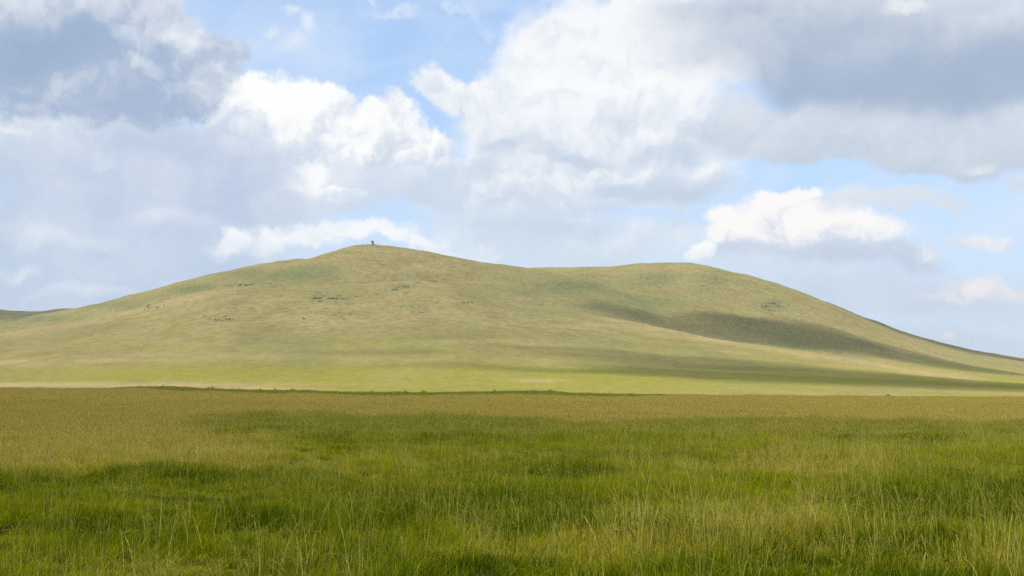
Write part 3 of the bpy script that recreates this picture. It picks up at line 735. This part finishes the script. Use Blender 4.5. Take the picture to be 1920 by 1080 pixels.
def tuft_set(name, tufts):
    col = bpy.data.collections.new(name)
    for i, o in enumerate(tufts):
        o.name = f'{name}_{chr(97 + i)}'                       # picked in alphabetical order
        col.objects.link(o)
    return col
NEAR = tuft_set('near_tufts',
    [tuft(s, 64, 0, .12, (.15, .29), (0, 0), .0048) for s in (1, 2, 3, 4)] +                                # 0-3 leafy
    [tuft(s, 52, 3, .13, (.15, .29), (.28, .46), .0046) for s in (5, 6, 7)] +                               # 4-6 leafy with stems
    [tuft(s, 26, 9, .13, (.14, .28), (.26, .46), .0044) for s in (8, 9, 10)] +                              # 7-9 mostly stems
    [tuft(s, 7, 4, .10, (.2, .36), (.42, .66), .0080, .8, True, .7) for s in (11, 12, 13)])                 # 10-12 tall dry arching
FARSET = tuft_set('wide_tufts',
    [tuft(s, 150, 6, .42, (.15, .30), (.28, .44), .010) for s in (21, 22, 23)] +                             # 0-2 leafy
    [tuft(s, 80, 60, .42, (.16, .30), (.26, .44), .009) for s in (24, 25, 26)])                              # 3-5 golden
WEEDSET = tuft_set('weed_tufts',
    [tuft(s, 130, 3, .5, (.3, .6), (.5, .8), .05, .7, False, .5) for s in (31, 32)])

def scatter_tree(col):
    g = bpy.data.node_groups.new('scatter_' + col.name, 'GeometryNodeTree')
    g.interface.new_socket('Geometry', in_out='INPUT', socket_type='NodeSocketGeometry')
    g.interface.new_socket('Geometry', in_out='OUTPUT', socket_type='NodeSocketGeometry')
    nd = g.nodes; L = g.links.new
    gi = nd.new('NodeGroupInput'); go = nd.new('NodeGroupOutput')
    ci = nd.new('GeometryNodeCollectionInfo'); ci.inputs['Collection'].default_value = col
    ci.inputs['Separate Children'].default_value = True; ci.inputs['Reset Children'].default_value = True
    ip = nd.new('GeometryNodeInstanceOnPoints'); ip.inputs['Pick Instance'].default_value = True
    def na(nm, ty):
        n = nd.new('GeometryNodeInputNamedAttribute'); n.data_type = ty; n.inputs['Name'].default_value = nm
        return n.outputs['Attribute']
    L(gi.outputs[0], ip.inputs['Points']); L(ci.outputs[0], ip.inputs['Instance'])
    L(na('pick', 'INT'), ip.inputs['Instance Index'])
    L(na('turn', 'FLOAT_VECTOR'), ip.inputs['Rotation']); L(na('size', 'FLOAT_VECTOR'), ip.inputs['Scale'])
    L(ip.outputs[0], go.inputs[0])
    return g

def scatter(name, col, x, y, pick, sxy, sz, dry, tone):
    n = len(x)
    me = bpy.data.meshes.new(name)
    me.vertices.add(n)
    me.vertices.foreach_set('co', np.stack([x, y, field_height(x, y)], -1).astype(np.float32).ravel())
    a = me.attributes.new('pick', 'INT', 'POINT'); a.data.foreach_set('value', pick.astype(np.int32))
    turn = np.stack([rng.normal(0, .07, n), rng.normal(0, .07, n), rng.uniform(0, 6.283, n)], -1)
    a = me.attributes.new('turn', 'FLOAT_VECTOR', 'POINT'); a.data.foreach_set('vector', turn.astype(np.float32).ravel())
    a = me.attributes.new('size', 'FLOAT_VECTOR', 'POINT'); a.data.foreach_set('vector', np.stack([sxy, sxy, sz], -1).astype(np.float32).ravel())
    a = me.attributes.new('dry', 'FLOAT', 'POINT'); a.data.foreach_set('value', dry.astype(np.float32))
    a = me.attributes.new('tone', 'FLOAT', 'POINT'); a.data.foreach_set('value', tone.astype(np.float32))
    me.materials.append(blade_mat)
    o = bpy.data.objects.new(name, me); C.objects.link(o)
    md = o.modifiers.new('scatter', 'NODES'); md.node_group = scatter_tree(col)
    return o

def wedge(n, y0, y1, u=.43):
    """n random places in the wedge of field in view, evenly per square metre"""
    y = np.sqrt(rng.uniform(y0 * y0, y1 * y1, n)); x = y * rng.uniform(-u, u, n)
    return x, y

def height_mod(x, y):
    h = 1 + 1.5 * fbm(x / 1.5, y / 2.6, 61, 3) + .8 * fbm(x / .45, y / .6, 67, 2)
    for (cx, cy_, q) in PITS:                              # bare in the hollow, thin on its near side
        h = h * (1 - .86 * np.exp(-(((x - cx) / (1.3 * q)) ** 2 + ((y - cy_ + .7) / (.8 + 1.8 * q)) ** 2) ** 1.5))
    return np.clip(h, .10, 1.8)

def tone_at(x, y):
    t = .52 + 1.1 * fbm(x / 3, y / 5, 71, 3) + .8 * fbm(x / .8, y / 1.1, 73, 2)
    for (cx, cy_, rx, ry, s) in ((-4.8, 17.0, 2.4, 3., .5), (-4.2, 13.4, 1.8, 1.3, .4), (6.6, 19., 2.4, 5., .5), (4.6, 14.0, 1.8, 1.5, .4), (8.5, 26., 2.5, 4., .35), (0., 21., 2.5, 2., .25), (-7, 50, 9, 9, .3), (4, 55, 9, 7, .35)):
        t = t - s * np.exp(-(((x - cx) / rx) ** 2 + ((y - cy_) / ry) ** 2))     # deeper green growth
    return np.clip(t, 0, 1)

# near: every tuft can be told apart
x, y = wedge(44000, 9.0, 48.0)
dr = np.clip(dryness(x, y) + rng.normal(0, .10, len(x)), 0, 1); n = len(x)
u = rng.uniform(0, 1, n)
pk = np.where(u < .74 - .60 * dr, rng.integers(0, 4, n), np.where(u < .955 - .50 * dr, rng.integers(4, 7, n), np.where(u < .972 - .025 * (y < 24), rng.integers(7, 10, n), rng.integers(10, 13, n))))
hm = height_mod(x, y)
ok = hm > .15; x, y, dr, pk, hm = x[ok], y[ok], dr[ok], pk[ok], hm[ok]; n = len(x)
grass = scatter('grass', NEAR, x, y, pk, rng.uniform(.8, 1.3, n), rng.uniform(.75, 1.2, n) * hm, dr, tone_at(x, y))
tag(grass, 'long green grass with dry stalks filling the foreground of the field', 'grass', None, 'stuff')
# middle: green turning to gold
x, y = wedge(80000, 44.0, 125.0)
dr = np.clip(dryness(x, y) + rng.normal(0, .13, len(x)), 0, 1); n = len(x); u = rng.uniform(0, 1, n)
keep = u < smoothstep(y, 42, 52); x, y, dr = x[keep], y[keep], dr[keep]; n = len(x); u = rng.uniform(0, 1, n)
pk = np.where(u < .9 - .85 * dr, rng.integers(0, 3, n), rng.integers(3, 6, n))
hm = np.clip(1 + .9 * fbm(x / 3, y / 4, 81, 3), .5, 1.6)
mid = scatter('meadow_grass', FARSET, x, y, pk, rng.uniform(.7, 1.1, n), rng.uniform(.8, 1.15, n) * hm, dr, tone_at(x / 2, y / 2))
tag(mid, 'green grass giving way to golden grass in the middle of the field', 'grass', None, 'stuff')
# far: the golden band
x, y = wedge(130000, 118.0, 312.0)
keep = (rng.uniform(0, 1, len(x)) < smoothstep(y, 112, 130)); x, y = x[keep], y[keep]
dr = dryness(x, y); n = len(x); u = rng.uniform(0, 1, n)
pk = np.where(u < .6 - .6 * dr, rng.integers(0, 3, n), rng.integers(3, 6, n))
hm = np.clip(1 + .6 * fbm(x / 9, y / 16, 91, 3) + .8 * fbm(x / 2.2, y / 3, 97, 2), .5, 2.)
gold = scatter('dry_grass', FARSET, x, y, pk, rng.uniform(1.1, 1.7, n), rng.uniform(.85, 1.2, n) * hm, dr, tone_at(x / 4, y / 4))
tag(gold, 'band of golden dry grass along the far half of the field', 'grass', None, 'stuff')
# dark green weeds that line the far rim
n0 = 20000
ux = rng.uniform(-.34, .13, n0); y = np.sqrt(rng.uniform(180 ** 2, 305 ** 2, n0)); x = ux * y
st = np.interp(ux, [-.34, -.29, -.24, -.14, -.10, .08, .13], [295, 255, 220, 215, 190, 195, 290])
dens = np.clip(.6 + 1.8 * fbm(x / 9, y / 30, 101, 3), .03, 1) * smoothstep(y, st, st + 50)
keep = rng.uniform(0, 1, n0) < dens; x, y = x[keep], y[keep]; n = len(x)
weeds = scatter('weeds', WEEDSET, x, y, rng.integers(0, 2, n), rng.uniform(.7, 1.3, n), rng.uniform(.7, 1.35, n), np.full(n, .02), rng.uniform(0, .35, n))
tag(weeds, 'low dark green weeds lining the far rim of the field', 'weeds', None, 'stuff')
# single dark bushes that stand out along the rim
bush_leaf = simple('bush_leaf', (.022, .040, .008), (.055, .075, .015), 6.)
bush_stem = simple('bush_stem', (.05, .04, .02), (.09, .07, .03), 8.)
def bush_meshes(seed, w, h):
    r = random.Random(seed); L = bmesh.new(); T = bmesh.new()
    for k in range(16):
        aa = r.uniform(0, 6.283); q = math.sqrt(r.random())
        tip = Vector((w * .5 * q * math.cos(aa), w * .35 * q * math.sin(aa), h * (1 - .45 * q * q) * r.uniform(.7, 1.1)))
        stick(T, (tip.x * .25, tip.y * .25, -.05), tip, .018, .008, 5)
        for j in range(26):
            c = tip * r.uniform(.25, 1.05) + Vector((r.gauss(0, .08), r.gauss(0, .08), r.gauss(0, .05)))
            s = r.uniform(.035, .075); rot = Euler((r.uniform(-1, 1), r.uniform(-1, 1), r.uniform(0, 6.28))).to_matrix()
            vs = [L.verts.new(c + rot @ Vector(p) * s) for p in ((-.5, 0, 0), (0, -.9, .1), (.5, 0, 0), (0, 1.1, .15))]
            L.faces.new(vs)
    a = bpy.data.meshes.new('foliage'); L.to_mesh(a); L.free(); a.materials.append(bush_leaf)
    b = bpy.data.meshes.new('stems'); T.to_mesh(b); T.free(); b.materials.append(bush_stem)
    return a, b
BUSH = [bush_meshes(s, w, h) for s, w, h in ((1, 1.5, .7), (2, 1.0, .75), (3, 2.1, .8))]
bushes = [(263, 1, 1.0), (278, 1, .9), (306, 0, 1.), (325, 1, 1.), (347, 0, .9), (356, 1, .9), (396, 2, 1.15), (434, 1, 1.), (488, 0, 1.), (516, 1, 1.15), (546, 2, 1.1), (697, 0, 1.), (744, 1, 1.), (760, 1, 1.2), (793, 0, 1.2), (836, 1, .9), (928, 0, 1.1), (1034, 2, 1.1), (1052, 1, .9), (1142, 0, .95), (1186, 1, .95), (1240, 0, .8), (1664, 1, 1.3)]
ORDB = ['first', 'second', 'third', 'fourth', 'fifth', 'sixth', 'seventh', 'eighth', 'ninth', 'tenth', 'eleventh', 'twelfth', 'thirteenth', 'fourteenth', 'fifteenth', 'sixteenth', 'seventeenth', 'eighteenth', 'nineteenth', 'twentieth', 'twenty first', 'twenty second', 'last']
for i, (px, k, s) in enumerate(bushes):
    a = ray(px, 740)[0]; Y = 296. + 5 * math.sin(i * 1.7)
    root = bpy.data.objects.new('bush', None); C.objects.link(root)
    root.location = (a * Y, Y, float(field_height(np.array([a * Y]), np.array([Y]))[0]))
    root.scale = (s, s, s * 1.15); root.rotation_euler.z = i * 1.3
    for nm, me in zip(('foliage', 'stems'), BUSH[k]):
        o = bpy.data.objects.new(nm, me); C.objects.link(o); o.parent = root
    look = {0: 'low dark green bush', 1: 'narrow dark green bush', 2: 'broad dark green bush'}[k]
    lab = f'{look} on the far rim of the field, {ORDB[i]} from the left' if i < 22 else 'lone narrow bush on the right of the rim, beyond the golden grass'
    tag(root, lab, 'bush', 'bushes along the far rim of the field')
# ------------------------------------------------------------------ haze: the air over the steppe
hm_ = bpy.data.materials.new('haze'); hm_.use_nodes = True
ht = hm_.node_tree; ht.nodes.clear()
hv = ht.nodes.new('ShaderNodeVolumePrincipled')
hv.inputs['Color'].default_value = (.90, .95, 1., 1.); hv.inputs['Density'].default_value = .000048; hv.inputs['Anisotropy'].default_value = .25
ho = ht.nodes.new('ShaderNodeOutputMaterial'); ht.links.new(hv.outputs[0], ho.inputs['Volume'])
hz0, hz1, hr = -4.2, 175., 9100.
haze = mesh_obj('haze', [(sx * hr, sy * hr, z) for z in (hz0, hz1) for sx, sy in ((-1, -1), (1, -1), (1, 1), (-1, 1))],
                [(3, 2, 1, 0), (4, 5, 6, 7), (0, 1, 5, 4), (1, 2, 6, 5), (2, 3, 7, 6), (3, 0, 4, 7)], hm_)
tag(haze, 'thin pale haze in the air over the field and hill', 'haze', None, 'stuff')
